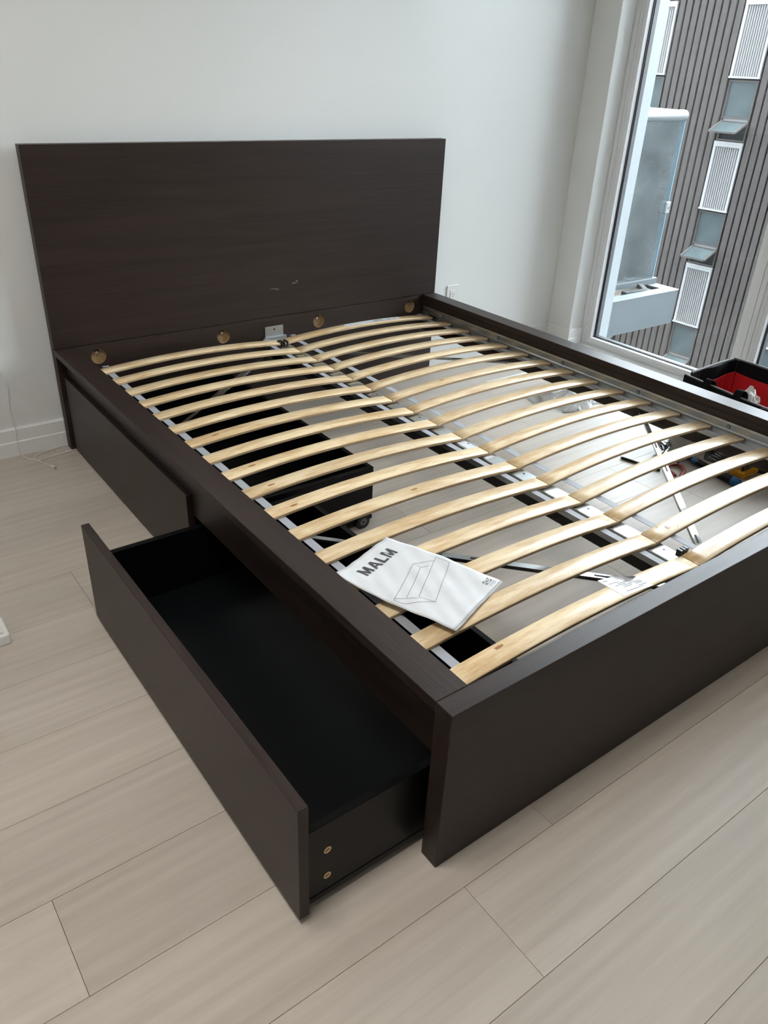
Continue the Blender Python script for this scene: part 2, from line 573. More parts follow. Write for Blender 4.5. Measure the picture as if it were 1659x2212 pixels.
# electrical outlet on the back wall
ol = empty('wall_outlet', (1.877, WALL_Y, 0.27))
tag(ol, 'white wall outlet with decorator plate beside the headboard', 'outlet')
box('cover_plate', 1.840, 1.914, WALL_Y - .006, WALL_Y, 0.268, 0.384, 'white_plastic', ol, bev=0.002)
ins = box('receptacle', 1.860, 1.894, WALL_Y - .0085, WALL_Y - .0058, 0.292, 0.360, 'white_plastic', ol, bev=0.001)
for zc in (0.342, 0.310):
    for dx in (-0.0065, 0.0065):
        box('slot', 1.877 + dx - .001, 1.877 + dx + .001, WALL_Y - .0088, WALL_Y - .0083, zc - .004, zc + .004, 'steel_dark', ins, bev=0)
    obj('ground_hole', cyl(bmesh.new(), (1.877, WALL_Y - .0088, zc - .011), (1.877, WALL_Y - .0083, zc - .011), .0024, 8), 'steel_dark', ins)
obj('screw', cyl(bmesh.new(), (1.877, WALL_Y - .0068, 0.372), (1.877, WALL_Y - .0055, 0.372), .0028, 10), 'white_plastic', ol)

# ------------------------------------------------------------------ bed frame
bed = empty('double_bed', (W / 2, 1.05, 0))
tag(bed, 'black-brown wooden bed frame with tall flat headboard and steel mid beam', 'bed')
hb = empty('headboard', (W / 2 - bed.location.x, YH - bed.location.y, 0))
hb.parent = bed
box('upper_panel', 0, W, YH, YH + TB, HF + .0006, HH, 'wood_x', hb, bev=0.0012)
box('lower_board', 0, W, YH + .016, YH + TB, 0.0, HF, 'wood_x', hb, bev=0.0012)


def holed_plate(x0, x1, z0, z1, yf, yb, holes, r, n=28):
    bm = bmesh.new()
    es = []

    def loop(pts):
        vs_ = [bm.verts.new(p) for p in pts]
        return vs_, [bm.edges.new((vs_[i], vs_[(i + 1) % len(vs_)])) for i in range(len(vs_))]
    lo, e = loop([(x0, yf, z0), (x1, yf, z0), (x1, yf, z1), (x0, yf, z1)])
    es += e
    loops = [lo]
    for hx, hz in holes:
        l, e = loop([(hx + r * math.cos(2 * math.pi * k / n), yf, hz + r * math.sin(2 * math.pi * k / n)) for k in range(n)])
        es += e
        loops.append(l)
    bmesh.ops.triangle_fill(bm, use_beauty=True, edges=es)
    for l in loops:
        back = [bm.verts.new((v.co.x, yb, v.co.z)) for v in l]
        for i in range(len(l)):
            j = (i + 1) % len(l)
            bm.faces.new((l[i], l[j], back[j], back[i]))
    return bm


for (sx, sz, sw, sh) in ((0.962, 0.505, .014, .0035), (0.975, 0.511, .006, .006), (0.868, 0.492, .020, .0022), (0.885, 0.488, .010, .003)):
    bm = bmesh.new()
    bm.faces.new([bm.verts.new((sx + sw * math.cos(q * .785) * (.7 + .3 * (q % 2)), YH - .0003, sz + sh * math.sin(q * .785) * (.6 + .4 * (q % 3) / 2)))
                  for q in range(8)])
    obj('scuff_mark', bm, 'scuff', hb)
HOLES = [(0.148, 0.3335), (0.639, 0.3335), (1.080, 0.3335), (1.569, 0.3335)]
obj('lower_panel', holed_plate(0.001, W - .001, 0.001, HF - .0005, YH - .0008, YH + .0158, HOLES, 0.0275), 'wood_x', hb)
for hx, hz in HOLES:
    cup = bmesh.new()
    n = 24
    f = [cup.verts.new((hx + .0272 * math.cos(2 * math.pi * k / n), YH - .001, hz + .0272 * math.sin(2 * math.pi * k / n))) for k in range(n)]
    b = [cup.verts.new((hx + .0272 * math.cos(2 * math.pi * k / n), YH + .0152, hz + .0272 * math.sin(2 * math.pi * k / n))) for k in range(n)]
    for k in range(n):
        cup.faces.new((f[k], f[(k + 1) % n], b[(k + 1) % n], b[k]))
    cup.faces.new(b)
    hole = obj('bolt_recess', cup, 'raw_board', hb)
    bm = cyl(bmesh.new(), (hx - .004, YH + .006, hz + .012), (hx - .004, YH + .0150, hz + .012), .006, 12)
    obj('bolt', bm, 'chrome', hole)
    bm = cyl(bmesh.new(), (hx - .002, YH + .010, hz + .018), (hx - .002, YH + .0151, hz + .018), .009, 12)
    obj('bolt_slot', bm, 'steel_dark', hole)

fb = empty('footboard', (W / 2 - bed.location.x, 0.02 - bed.location.y, 0))
fb.parent = bed
box('board', 0, W, 0, TF, 0, HF, 'wood_x', fb, bev=0.0014, seg=2)

G = 0.0006
for s in (0, 1):
    X = (lambda x: x) if s == 0 else (lambda x: W - x)
    rail = empty('side_rail', (X(.036) - bed.location.x, 0, 0))
    rail.parent = bed

    def sb(name, xa, xb, y0, y1, z0, z1, m, par, bev=0.001):
        a, b_ = sorted((X(xa), X(xb)))
        return box(name, a, b_, y0, y1, z0, z1, m, par, bev=bev)
    sb('rail_top', 0.0, WR, TF + G, YH - .0016 - G, 0.3565, HF - .0004, 'wood_y', rail, 0.0012)
    sb('rail_board', 0.030, WR, TF + G, YH - .0016 - G, 0.22, 0.3562, 'wood_y', rail)
    sb('rail_liner', WR + .0002, WR + .0016, TF + .012, YH - .012, 0.334, 0.353, 'wood_y', rail, 0.0004)
    # galvanised ledge that carries the slats
    led = bmesh.new()
    prof = [(WR + .0003, 0.332), (WR + .0045, 0.3335), (WR + .0052, 0.327), (WR + .0025, 0.3235), (WR + .0025, 0.309),
            (WR + .0070, 0.305), (WR + .0070, 0.300), (WR + .0030, 0.2965), (WR + .0030, 0.2895), (WR + .046, 0.2895),
            (WR + .046, 0.2795), (WR + .0445, 0.2795), (WR + .0445, 0.2880), (WR + .0003, 0.2880)]
    ra = [led.verts.new((X(p), TF + .015, z)) for p, z in prof]
    rb = [led.verts.new((X(p), YH - .015, z)) for p, z in prof]
    for i in range(len(prof)):
        j = (i + 1) % len(prof)
        led.faces.new((ra[i], ra[j], rb[j], rb[i]))
    led.faces.new(ra)
    led.faces.new(rb)
    ledge = obj('slat_ledge', led, 'steel', bed)
    for q in range(6):
        yq = 0.165 + 0.357 * q
        bm = cyl(bmesh.new(), (X(WR + .0026), yq, 0.3165), (X(WR + .0034), yq, 0.3165), .0065, 14)
        hole = obj('screw_hole', bm, 'steel_dark', ledge)
        bm = cyl(bmesh.new(), (X(WR + .0028), yq, 0.3165), (X(WR + .0052), yq, 0.3165), .0040, 10)
        obj('screw', bm, 'steel', ledge)

# mid beam with its head bracket
beam = box('mid_beam', W / 2 - .026, W / 2 + .026, 0.055, YH - .02, 0.252, 0.2905, 'steel', bed, bev=0.002)
for q in range(9):
    yq = 0.17 + .237 * q + 0.03
    obj('beam_hole', cyl(bmesh.new(), (W / 2 + .006, yq, 0.2903), (W / 2 + .006, yq, 0.2909), .0035, 10), 'steel_dark', beam)
box('beam_label', W / 2 - .02, W / 2 + .012, 0.80, 1.00, 0.2906, 0.2909, 'paper_label', beam, bev=0)
box('center_stringer', W / 2 - .021, W / 2 + .021, 0.055, YH - .02, 0.22, 0.2515, 'beam_black', bed, bev=0.001)
for (yy0, yy1, yp) in ((YH - .0045, YH - .0019, YH - .0045), (TF + .0006, TF + .0032, TF + .0032)):
    pl = box('beam_bracket', W / 2 - .036, W / 2 + .048, yy0, yy1, 0.262, 0.344, 'steel', bed, bev=0.0006)
    sgn = -1 if yy0 > 1 else 1
    for dx in (-.026, -.016, .028, .038):
        for zz in (0.334, 0.312):
            if dx in (-.016, .028) and zz == .312:
                continue
            obj('screw', cyl(bmesh.new(), (W / 2 + dx, yp, zz), (W / 2 + dx, yp + sgn * .0015, zz), .0032, 10), 'steel', pl)
    obj('screw_hole', cyl(bmesh.new(), (W / 2 + .006, yp, .331), (W / 2 + .006, yp + sgn * .0004, .331), .004, 10), 'steel_dark', pl)
    bm = bx(bmesh.new(), W / 2 - .044, W / 2 + .056, min(yp, yp + sgn * .014), max(yp, yp + sgn * .014), 0.256, 0.304, 0.001)
    obj('beam_seat', bm, 'steel', pl)

# four diagonal telescopic braces
for (xa, ya, xb, yb) in ((W / 2 - .03, 2.070, 0.105, 1.455), (W / 2 + .03, 2.070, W - .105, 1.43),
                         (W / 2 - .03, 0.085, 0.105, 0.845), (W / 2 + .03, 0.06, W - .105, 0.83)):
    A, B = Vector((xa, ya, 0.252)), Vector((xb, yb, 0.262))
    br = empty('brace', (A + B) / 2 - bed.location)
    br.parent = bed
    m1, m2 = A.lerp(B, 0.60), A.lerp(B, 0.50)
    obj('outer_tube', bar(bmesh.new(), A, m1, 0.019, 0.010), 'brace_steel', br)
    obj('inner_tube', bar(bmesh.new(), m2 + Vector((0, 0, .0005)), B, 0.014, 0.007), 'brace_steel', br)
    for t in (0.18, 0.46, 0.56, 0.72):
        c0, c1 = A.lerp(B, t), A.lerp(B, t + 0.035)
        h = 0.0052 if t < .6 else 0.0042
        obj('slot', bar(bmesh.new(), c0 + Vector((0, 0, h)), c1 + Vector((0, 0, h)), 0.005, 0.0012), 'steel_dark', br)

# ------------------------------------------------------------------ slatted bases (two halves, 17 slats each)
SL0, SLN, SPITCH, SW, ST = 0.101, 17, 0.1187, 0.050, 0.0095
ZB, ARCH = 0.2925, 0.0195


def arc(u):
    return ARCH * (1 - (2 * u - 1) ** 2)


def slat_mesh(L):
    bm = bmesh.new()
    nx = 20
    c = 0.0016
    sec = [(-SW / 2, c), (-SW / 2 + c, 0), (SW / 2 - c, 0), (SW / 2, c), (SW / 2, ST - c), (SW / 2 - c, ST), (-SW / 2 + c, ST), (-SW / 2, ST - c)]
    rows = []
    for i in range(nx + 1):
        u = i / nx
        rows.append([bm.verts.new((u * L - L / 2, y, arc(u) + z)) for y, z in sec])
    for a, b in zip(rows, rows[1:]):
        for k in range(8):
            f = bm.faces.new((a[k], a[(k + 1) % 8], b[(k + 1) % 8], b[k]))
            f.material_index = 1 if k in (3, 7) else 0
            f.smooth = k == 5
    bm.faces.new(rows[0]).material_index = 1
    bm.faces.new(rows[-1]).material_index = 1
    bmesh.ops.recalc_face_normals(bm, faces=bm.faces[:])
    me = bpy.data.meshes.new('slat')
    bm.to_mesh(me)
    bm.free()
    me.materials.append(MAT['birch'])
    me.materials.append(MAT['ply_edge'])
    return me


bases = {}
for side, (xa, xb) in (('left', (0.083, W / 2 - .0018)), ('right', (W / 2 + .0018, W - .083))):
    L = xb - xa
    me = slat_mesh(L)
    sb_ = empty('slatted_base', ((xa + xb) / 2, 1.05, ZB))
    bases[side] = (sb_, xa, xb, L)
    for i in range(SLN):
        o = bpy.data.objects.new('slat', me)
        o.parent = sb_
        o.location = (0, SL0 + SW / 2 + i * SPITCH - 1.05, 0)
        COL.objects.link(o)
    straps = ((0.143, 0.165), (0.790, 0.810)) if side == 'left' else ((0.915, 0.937), (1.586, 1.608))
    for (s0, s1) in straps:
        u = ((s0 + s1) / 2 - xa) / L
        zz = ZB + arc(u)
        obj('strap', ribbon(bmesh.new(), [((s0 + s1) / 2, SL0 - .0 + q * .1, zz - .0008) for q in range(20)] +
                            [((s0 + s1) / 2, 2.063, zz - .0008)], (1, 0, 0), s1 - s0, 0.0012), 'strap', sb_)
        obj('strap_end', ribbon(bmesh.new(), [((s0 + s1) / 2, 2.0525, zz + ST + .0008), ((s0 + s1) / 2, 2.063, zz + ST + .0006),
                                              ((s0 + s1) / 2, 2.070, zz + ST - .004)], (1, 0, 0), s1 - s0, 0.001), 'strap', sb_)
tag(bases['left'][0], 'half of the slatted base under the instruction booklet, curved birch slats beside the drawers', 'slatted base', 'slatted base halves')
tag(bases['right'][0], 'half of the slatted base nearest the window, curved birch slats strapped together', 'slatted base', 'slatted base halves')


def slat_top(side, x):
    sb_, xa, xb, L = bases[side]
    return ZB + arc((x - xa) / L) + ST


# knots in the birch
for side, i, x, dy in (('left', 0, 0.245, 0.012), ('left', 10, 0.22, .004), ('left', 6, 0.20, -.006), ('left', 7, 0.205, 0.0),
                       ('left', 8, 0.215, .006), ('right', 11, 1.53, 0.0), ('right', 10, 1.10, .008), ('left', 5, .50, .004)):
    sb_ = bases[side][0]
    y = SL0 + SW / 2 + i * SPITCH + dy
    bm = bmesh.new()
    n = 10
    vs_ = [bm.verts.new((x + .012 * math.cos(k * .628) * (1 + .3 * math.sin(k * 2.1)), y + .0042 * math.sin(k * .628),
                         slat_top(side, x + .012 * math.cos(k * .628)) + .00015)) for k in range(n)]
    bm.faces.new(vs_)
    obj('knot', bm, 'knot', sb_)
# drilled holes at the centre end of one slat
sb_ = bases['right'][0]
for (x, y, r) in ((0.935, SL0 + SPITCH + .026, .0075), (0.912, SL0 + SPITCH + .040, .002), (0.957, SL0 + SPITCH + .012, .002)):
    bm = cyl(bmesh.new(), (x, y, slat_top('right', x) - .001), (x, y, slat_top('right', x) + .0002), r, 14)
    obj('drilled_hole', bm, 'knot', sb_)


def tab(side, x, y, par):
    z = slat_top(side, x)
    bm = bx(bmesh.new(), x - .004, x + .004, y - .001, y + .028, ZB - .001, z + .007, .001)
    obj('slat_clip', bm, 'black_plastic', par)


for (side, x, y) in (('left', W / 2 - .008, 2.000), ('left', W / 2 - .018, 2.000), ('right', W / 2 + .009, 2.000), ('right', W - .087, 1.998)):
    c = bx(bmesh.new(), x - .004, x + .004, y - .003, y + .030, ZB - .002, slat_top(side, min(max(x, .09), W - .09)) + .006, .0015)
    obj('slat_clip', c, 'black_plastic', bases[side][0])
bm = bmesh.new()
for dx in (0, .012, .022):
    bx(bm, W / 2 + dx, W / 2 + dx + .0085, 0.1515, 0.166, ZB + .002, 0.313, .001)
obj('slat_clip', bm, 'black_plastic', bases['right'][0])

# printed label on the slat next to the headboard
sb_ = bases['right'][0]
bm = bmesh.new()
yl0, yl1 = SL0 + 16 * SPITCH + .014, SL0 + 16 * SPITCH + .044
prev = None
for q in range(13):
    x = 1.165 + .29 * q / 12
    z = slat_top('right', x) + .0004
    cur = [bm.verts.new((x, yl0, z)), bm.verts.new((x, yl1, z))]
    if prev:
        bm.faces.new((prev[0], cur[0], cur[1], prev[1]))
    prev = cur
lab = obj('printed_label', bm, 'paper_label', sb_)
bm = bmesh.new()
for (x0, x1, v0, v1) in ((1.31, 1.335, .2, .8), (1.338, 1.36, .45, .8), (1.338, 1.365, .15, .35), (1.385, 1.40, .2, .75), (1.42, 1.43, .3, .7)):
    for q in range(3):
        a, b = v0 + (v1 - v0) * q / 3, v0 + (v1 - v0) * (q + .55) / 3
        vv = [(x0, a), (x1, a), (x1, b), (x0, b)]
        bm.faces.new([bm.verts.new((x, yl0 + (yl1 - yl0) * v, slat_top('right', x) + .0008)) for x, v in vv])
obj('print', bm, 'ink_line', lab)['kind'] = 'stuff'

# paper label stuck to the slat next to the footboard, one corner lifting
sb_ = bases['left'][0]
bm = bmesh.new()
P00, P10, P11, P01 = Vector((0.584, .106, 0)), Vector((.678, .100, 0)), Vector((.672, .160, 0)), Vector((.580, .176, 0))


def lab_pt(u, v):
    p = (P00 * (1 - u) + P10 * u) * (1 - v) + (P01 * (1 - u) + P11 * u) * v
    z = slat_top('left', p.x) + .0005
    lift = max(0.0, (u - .42) + (v - .95))
    if v > .74:
        lift += max(0, v - .74) * .25
    k = max(0.0, (u - .45)) * max(0.0, v - .72) * 6
    return Vector((p.x - k * .018, p.y - k * .022, z + k * .010 + (max(0, v - .8) * .004)))


nu, nv = 14, 12
gr = [[bm.verts.new(lab_pt(i / nu, j / nv)) for j in range(nv + 1)] for i in range(nu + 1)]
for i in range(nu):
    for j in range(nv):
        bm.faces.new((gr[i][j], gr[i + 1][j], gr[i + 1][j + 1], gr[i][j + 1]))
lab = obj('paper_label', bm, 'paper_label', sb_, smooth=True)
bm = bmesh.new()
for (u0, u1, v0) in ((.06, .20, .86), (.10, .42, .68), (.30, .62, .60), (.18, .50, .52), (.36, .66, .44), (.30, .58, .36), (.70, .93, .46),
                     (.70, .93, .40), (.70, .93, .34), (.68, .95, .22), (.22, .80, .14)):
    q = [lab_pt(u, v) + Vector((0, 0, .0004)) for u, v in ((u0, v0), (u1, v0), (u1, v0 + .022), (u0, v0 + .022))]
    bm.faces.new([bm.verts.new(p) for p in q])
obj('print', bm, 'ink_line', lab)['kind'] = 'stuff'


# ------------------------------------------------------------------ drawers on casters
def drawer(fx, y0, label):
    """fx = outer face of the front panel"""
    d = empty('storage_box', (fx + .3, y0 + .5, 0))
    tag(d, label, 'drawer', 'under-bed drawers')
    ln = 1.015
    box('front_panel', fx, fx + .0195, y0, y0 + ln, 0.012, 0.285, 'wood_y', d, bev=0.0012)
    ya, yb = y0 + .014, y0 + ln - .012
    xa, xb = fx + .020, fx + .620
    side = box('side_panel', xa, xb, ya, ya + .0155, 0.030, 0.200, 'black_foil', d, bev=0.0008)
    for z in (0.133, 0.066):
        h = obj('cam_lock', cyl(bmesh.new(), (xa + .044, ya - .0004, z), (xa + .044, ya + .001, z), .0075, 20), 'cam_metal', side)
        obj('cam_slot', bar(bmesh.new(), (xa + .040, ya - .0006, z - .002), (xa + .048, ya - .0006, z + .002), .0016, .0006,
                            roll_up=Vector((0, 1, 0))), 'steel_dark', side)
    box('side_panel', xa, xb, yb - .0155, yb, 0.030, 0.200, 'black_foil', d, bev=0.0008)
    box('back_panel', xb - .0155, xb - .0002, ya + .0158, yb - .0158, 0.030, 0.200, 'black_foil', d, bev=0.0008)
    box('bottom_panel', xa, xb, ya - .001, yb + .001, 0.016, 0.0298, 'black_foil', d, bev=0.0008)
    for yy, dr in ((ya - .010, -1), (yb + .010, 1)):
        w = cyl(bmesh.new(), (xb - .045, yy - .008, .0245), (xb - .045, yy + .008, .0245), .024, 24)
        wh = obj('caster_wheel', w, 'black_plastic', d)
        hub = cyl(bmesh.new(), (xb - .045, yy - .0088, .0245), (xb - .045, yy + .0088, .0245), .013, 18)
        obj('hub', hub, 'alu', wh)
        obj('axle', cyl(bmesh.new(), (xb - .045, yy - .0092, .0245), (xb - .045, yy + .0092, .0245), .004, 10), 'steel_dark', wh)
    return d


drawer(-0.260, 0.049, 'dark wooden under-bed drawer pulled out, empty black interior showing')
drawer(0.0125, 1.066, 'dark wooden under-bed drawer pushed in beside the headboard')

# ------------------------------------------------------------------ instruction booklet on the slats
BA, BB, BC = Vector((0.291, 0.566, 0)), Vector((0.403, 0.293, 0)), Vector((0.198, 0.218, 0))
BU = (BB - BC).normalized()                       # across the cover (reading direction)
BV = (BA - BB)
BV = (BV - BU * BV.dot(BU)).normalized()           # up the cover
BO = BA - BV * 0.297 - BU * 0.210                  # lower left corner of the cover


def cover(u, v, lift=0.0):
    """u 0..0.21 across, v 0..0.297 up"""
    p = BO + BU * u + BV * v
    z = 0.3275 + 0.0035 * math.sin(max(0, (.297 - v)) * 11) * (u / .21) + 0.0016 * math.sin(v * 30 + u * 14) * .5
    z += 0.0011 * math.sin(u * 55 + v * 21) * math.sin(v * 38 - u * 17) + 0.0006 * math.sin(u * 130 - v * 90)
    z += 0.010 * max(0, 1 - u / .06) * max(0, (v - .16) / .137)
    return Vector((p.x, p.y, z + lift))


def sheet(bm, du, dv, dz, u0=0.0, v0=0.0, u1=.21, v1=.297, n=30):
    g = [[bm.verts.new(cover(u0 + (u1 - u0) * i / n + du, v0 + (v1 - v0) * j / n + dv, dz)) for j in range(n + 1)] for i in range(n + 1)]
    for i in range(n):
        for j in range(n):
            bm.faces.new((g[i][j], g[i + 1][j], g[i + 1][j + 1], g[i][j + 1]))
    return g


bk = empty('instruction_booklet', (0.26, 0.39, 0.325))
tag(bk, 'white assembly instruction booklet with black lettering and bed drawing on slats', 'booklet')
bm = bmesh.new()
g1 = sheet(bm, 0, 0, 0)
g2 = sheet(bm, 0, 0, -0.0009)
n = 30
for i in range(n):
    for (p, q) in (((i, 0), (i + 1, 0)), ((i, n), (i + 1, n)), ((0, i), (0, i + 1)), ((n, i), (n, i + 1))):
        bm.faces.new((g1[p[0]][p[1]], g1[q[0]][q[1]], g2[q[0]][q[1]], g2[p[0]][p[1]]))
obj('front_cover', bm, 'paper', bk, smooth=True)
for q in range(3):
    bm = bmesh.new()
    sheet(bm, 0.0012 * (q + 1), -0.001 * (q + 1), -0.0016 - .0009 * q)
    obj('page', bm, 'paper', bk)
STROKES = {   # heavy grotesque capitals as stroke quads, unit height
    'M': (1.04, [((0, 0), (.23, 0), (.23, 1), (0, 1)), ((.81, 0), (1.04, 0), (1.04, 1), (.81, 1)),
                 ((0, 1), (.27, 1), (.62, .14), (.44, .02)), ((1.04, 1), (.77, 1), (.42, .14), (.60, .02))]),
    'A': (.98, [((0, 0), (.24, 0), (.61, 1), (.37, 1)), ((.98, 0), (.74, 0), (.37, 1), (.61, 1)), ((.2, .2), (.8, .2), (.74, .38), (.26, .38))]),
    'L': (.66, [((0, 0), (.23, 0), (.23, 1), (0, 1)), ((0, 0), (.66, 0), (.66, .2), (0, .2))]),
    'I': (.24, [((0, 0), (.24, 0), (.24, 1), (0, 1))]),
    'K': (.88, [((0, 0), (.24, 0), (.24, 1), (0, 1)), ((.2, .38), (.2, .68), (.58, 1), (.88, 1)), ((.88, 0), (.58, 0), (.22, .5), (.42, .66))]),
    'E': (.68, [((0, 0), (.24, 0), (.24, 1), (0, 1)), ((0, 0), (.68, 0), (.68, .2), (0, .2)), ((0, .4), (.62, .4), (.62, .6), (0, .6)), ((0, .8), (.68, .8), (.68, 1), (0, 1))]),
}


def capitals(word, u0, v0, width, height, lift, gap=.16):
    bm = bmesh.new()
    total = sum(STROKES[c][0] for c in word) + gap * (len(word) - 1)
    x = 0.0
    for c in word:
        for q in STROKES[c][1]:
            lo, hi = q, None
            bm.faces.new([bm.verts.new(cover(u0 + (x + a) / total * width, v0 + b * height, lift)) for a, b in q])
        x += STROKES[c][0] + gap
    return bm


obj('title_lettering', capitals('MALM', .046, .2375, .122, .030, .0006), 'ink', bk)


def line(bm, a, b, w=0.0009):
    a, b = Vector(a), Vector(b)
    d = (b - a).normalized()
    s = Vector((-d.y, d.x)) * w / 2
    n_ = 24
    for q in range(n_):
        p0, p1 = a.lerp(b, q / n_), a.lerp(b, (q + 1) / n_)
        bm.faces.new([bm.verts.new(cover(p.x, p.y, .0006)) for p in (p0 - s, p1 - s, p1 + s, p0 + s)])


def px_uv(px, py):
    """photo measurement on the cover turned to cover millimetres (done once, planar)"""
    fpx = 1675.41
    d = RX * ((px - 829.5) / fpx) - RU * ((py - 1106) / fpx) + RF
    c0 = M.translation
    t = (0.3285 - c0.z) / d.z
    p = c0 + d * t
    r = Vector((p.x, p.y, 0)) - BO
    return r.dot(BU), r.dot(BV)


def zp(zx, zy):
    return px_uv(700 + zx * .30139, 1080 + zy * .30139)


pts = dict(a=zp(800, 420), b=zp(898, 458), c=zp(798, 728), d=zp(680, 690), e=zp(640, 465), f=zp(500, 718), g=zp(573, 743), h=zp(745, 724),
           i=zp(693, 490), j=zp(592, 700), k=zp(790, 442), l=zp(750, 478), m=zp(505, 708), n=zp(690, 702))
bm = bmesh.new()
for s in ('ab', 'bc', 'cd', 'da', 'ef', 'fg', 'gh', 'ek', 'ei', 'ij', 'il', 'mn', 'ch'):
    line(bm, pts[s[0]], pts[s[1]])
obj('line_drawing', bm, 'ink_line', bk)
# logo block: dark rectangle, light oval, lettering
lu, lv = zp(1168, 583)
bm = bmesh.new()
LW, LH = 0.0125, 0.0062
bm.faces.new([bm.verts.new(cover(lu + sx * LW, lv + sy * LH, .0005)) for sx, sy in ((-1, -1), (1, -1), (1, 1), (-1, 1))])
logo = obj('logo_block', bm, 'ink', bk)
bm = bmesh.new()
bm.faces.new([bm.verts.new(cover(lu + LW * .96 * math.cos(k * .2618), lv + LH * .9 * math.sin(k * .2618), .0008)) for k in range(24)])
obj('logo_oval', bm, 'paper', logo)
obj('logo_lettering', capitals('IKEA', lu - LW * .62, lv - LH * .46, LW * 1.24, LH * .92, .0013), 'ink', logo)
for q, tx in enumerate(('Design and Quality', 'IKEA of Sweden')):
    bm, w = text_bm(tx, 0.0034, lambda a, b: Vector((a, b, 0)))
    mx_ = max(v.co.x for v in bm.verts)
    for v in bm.verts:
        v.co = cover(lu + v.co.x - mx_ / 2, lv - .0118 - q * .0044 + v.co.y, .0006)
    obj('small_lettering', bm, 'ink_line', bk)

# ------------------------------------------------------------------ cable on the floor beside the headboard
cb = empty('charging_cable', (-.12, 2.08, 0))
tag(cb, 'thin white cable running down the wall onto the floor beside the bed', 'cable')
bm = tube(bmesh.new(), [(-.34, 2.145, .36), (-.24, 2.146, .350), (-.177, 2.146, .322), (-.163, 2.146, .275), (-.172, 2.146, .192), (-.166, 2.144, .12),
                        (-.170, 2.142, .067), (-.166, 2.136, .018), (-.160, 2.118, .003), (-.128, 2.068, .003), (-.112, 2.025, .003), (-.098, 1.993, .003)], .0017, 6, 8)
obj('cord', bm, 'white_plastic', cb, smooth=True)
bm = tube(bmesh.new(), [(-.128, 2.068, .0035), (-.135, 2.085, .004), (-.120, 2.112, .0035), (-.082, 2.133, .003), (-.03, 2.1455, .003), (0.02, 2.1468, .003)], .0015, 6, 8)
obj('cord_loop', bm, 'white_plastic', cb, smooth=True)
bm = tube(bmesh.new(), [(-.126, 2.064, .0035), (-.10, 2.075, .003), (-.05, 2.082, .003), (-0.01, 2.090, .003), (.009, 2.0935, .003)], .0015, 6, 8)
obj('cord_loop', bm, 'white_plastic', cb, smooth=True)
obj('connector', bar(bmesh.new(), (-.103, 2.004, .004), (-.096, 1.984, .004), .0075, .004), 'white_plastic', cb)
obj('connector_tip', bar(bmesh.new(), (-.096, 1.984, .004), (-.0935, 1.976, .004), .0055, .0028), 'chrome', cb)

# ------------------------------------------------------------------ foot of a white piece of furniture at the left edge
fd = empty('white_furniture_stand', (-1.16, 1.45, 0))
tag(fd, 'white furniture foot standing on the floor at the left edge', 'furniture')
box('foot', -1.45, -0.465, 1.081, 1.165, 0.0, 0.030, 'white_lacquer', fd, bev=0.004, seg=2)
box('foot_cover', -1.43, -0.478, 1.090, 1.156, 0.030, 0.036, 'white_lacquer', fd, bev=0.003, seg=2)
box('foot', -1.45, -0.465, 1.781, 1.865, 0.0, 0.030, 'white_lacquer', fd, bev=0.004, seg=2)
for yy in (1.123, 1.823):
    box('column', -1.20, -1.12, yy - .03, yy + .03, 0.036 if yy < 1.5 else .030, 0.70, 'white_lacquer', fd, bev=0.003)
box('table_top', -1.70, -0.80, 0.85, 2.10, 0.70, 0.722, 'white_lacquer', fd, bev=0.002)

# ------------------------------------------------------------------ tool bag between bed and window
tb_ = empty('tool_bag', (2.26, .70, 0))
tag(tb_, 'open black fabric tool bag with red lining on the floor by the window', 'bag')
x0, x1, y0, y1, hz = 2.125, 2.39, 0.42, 0.990, 0.255


def wallquad(bm, pa, pb, za, zb, zlow, th, n=10, sag=0.0, mi=0):
    """upright fabric wall from pa to pb with a sagging top edge"""
    pa, pb = Vector((*pa, 0)), Vector((*pb, 0))
    nrm = Vector((-(pb - pa).y, (pb - pa).x, 0)).normalized() * th / 2
    rows = []
    for i in range(n + 1):
        t = i / n
        p = pa.lerp(pb, t)
        z = za + (zb - za) * t - sag * math.sin(math.pi * t)
        bul = nrm.normalized() * 0.006 * math.sin(math.pi * t * 3)
        rows.append([bm.verts.new(p + s + (bul if zz > .1 else Vector((0, 0, 0))) + Vector((0, 0, zz))) for s, zz in ((-nrm, zlow), (nrm, zlow), (nrm, z), (-nrm, z))])
    for a, b in zip(rows, rows[1:]):
        for k in range(4):
            bm.faces.new((a[k], a[(k + 1) % 4], b[(k + 1) % 4], b[k])).material_index = mi
    bm.faces.new(rows[0]).material_index = mi
    bm.faces.new(rows[-1]).material_index = mi
    return bm


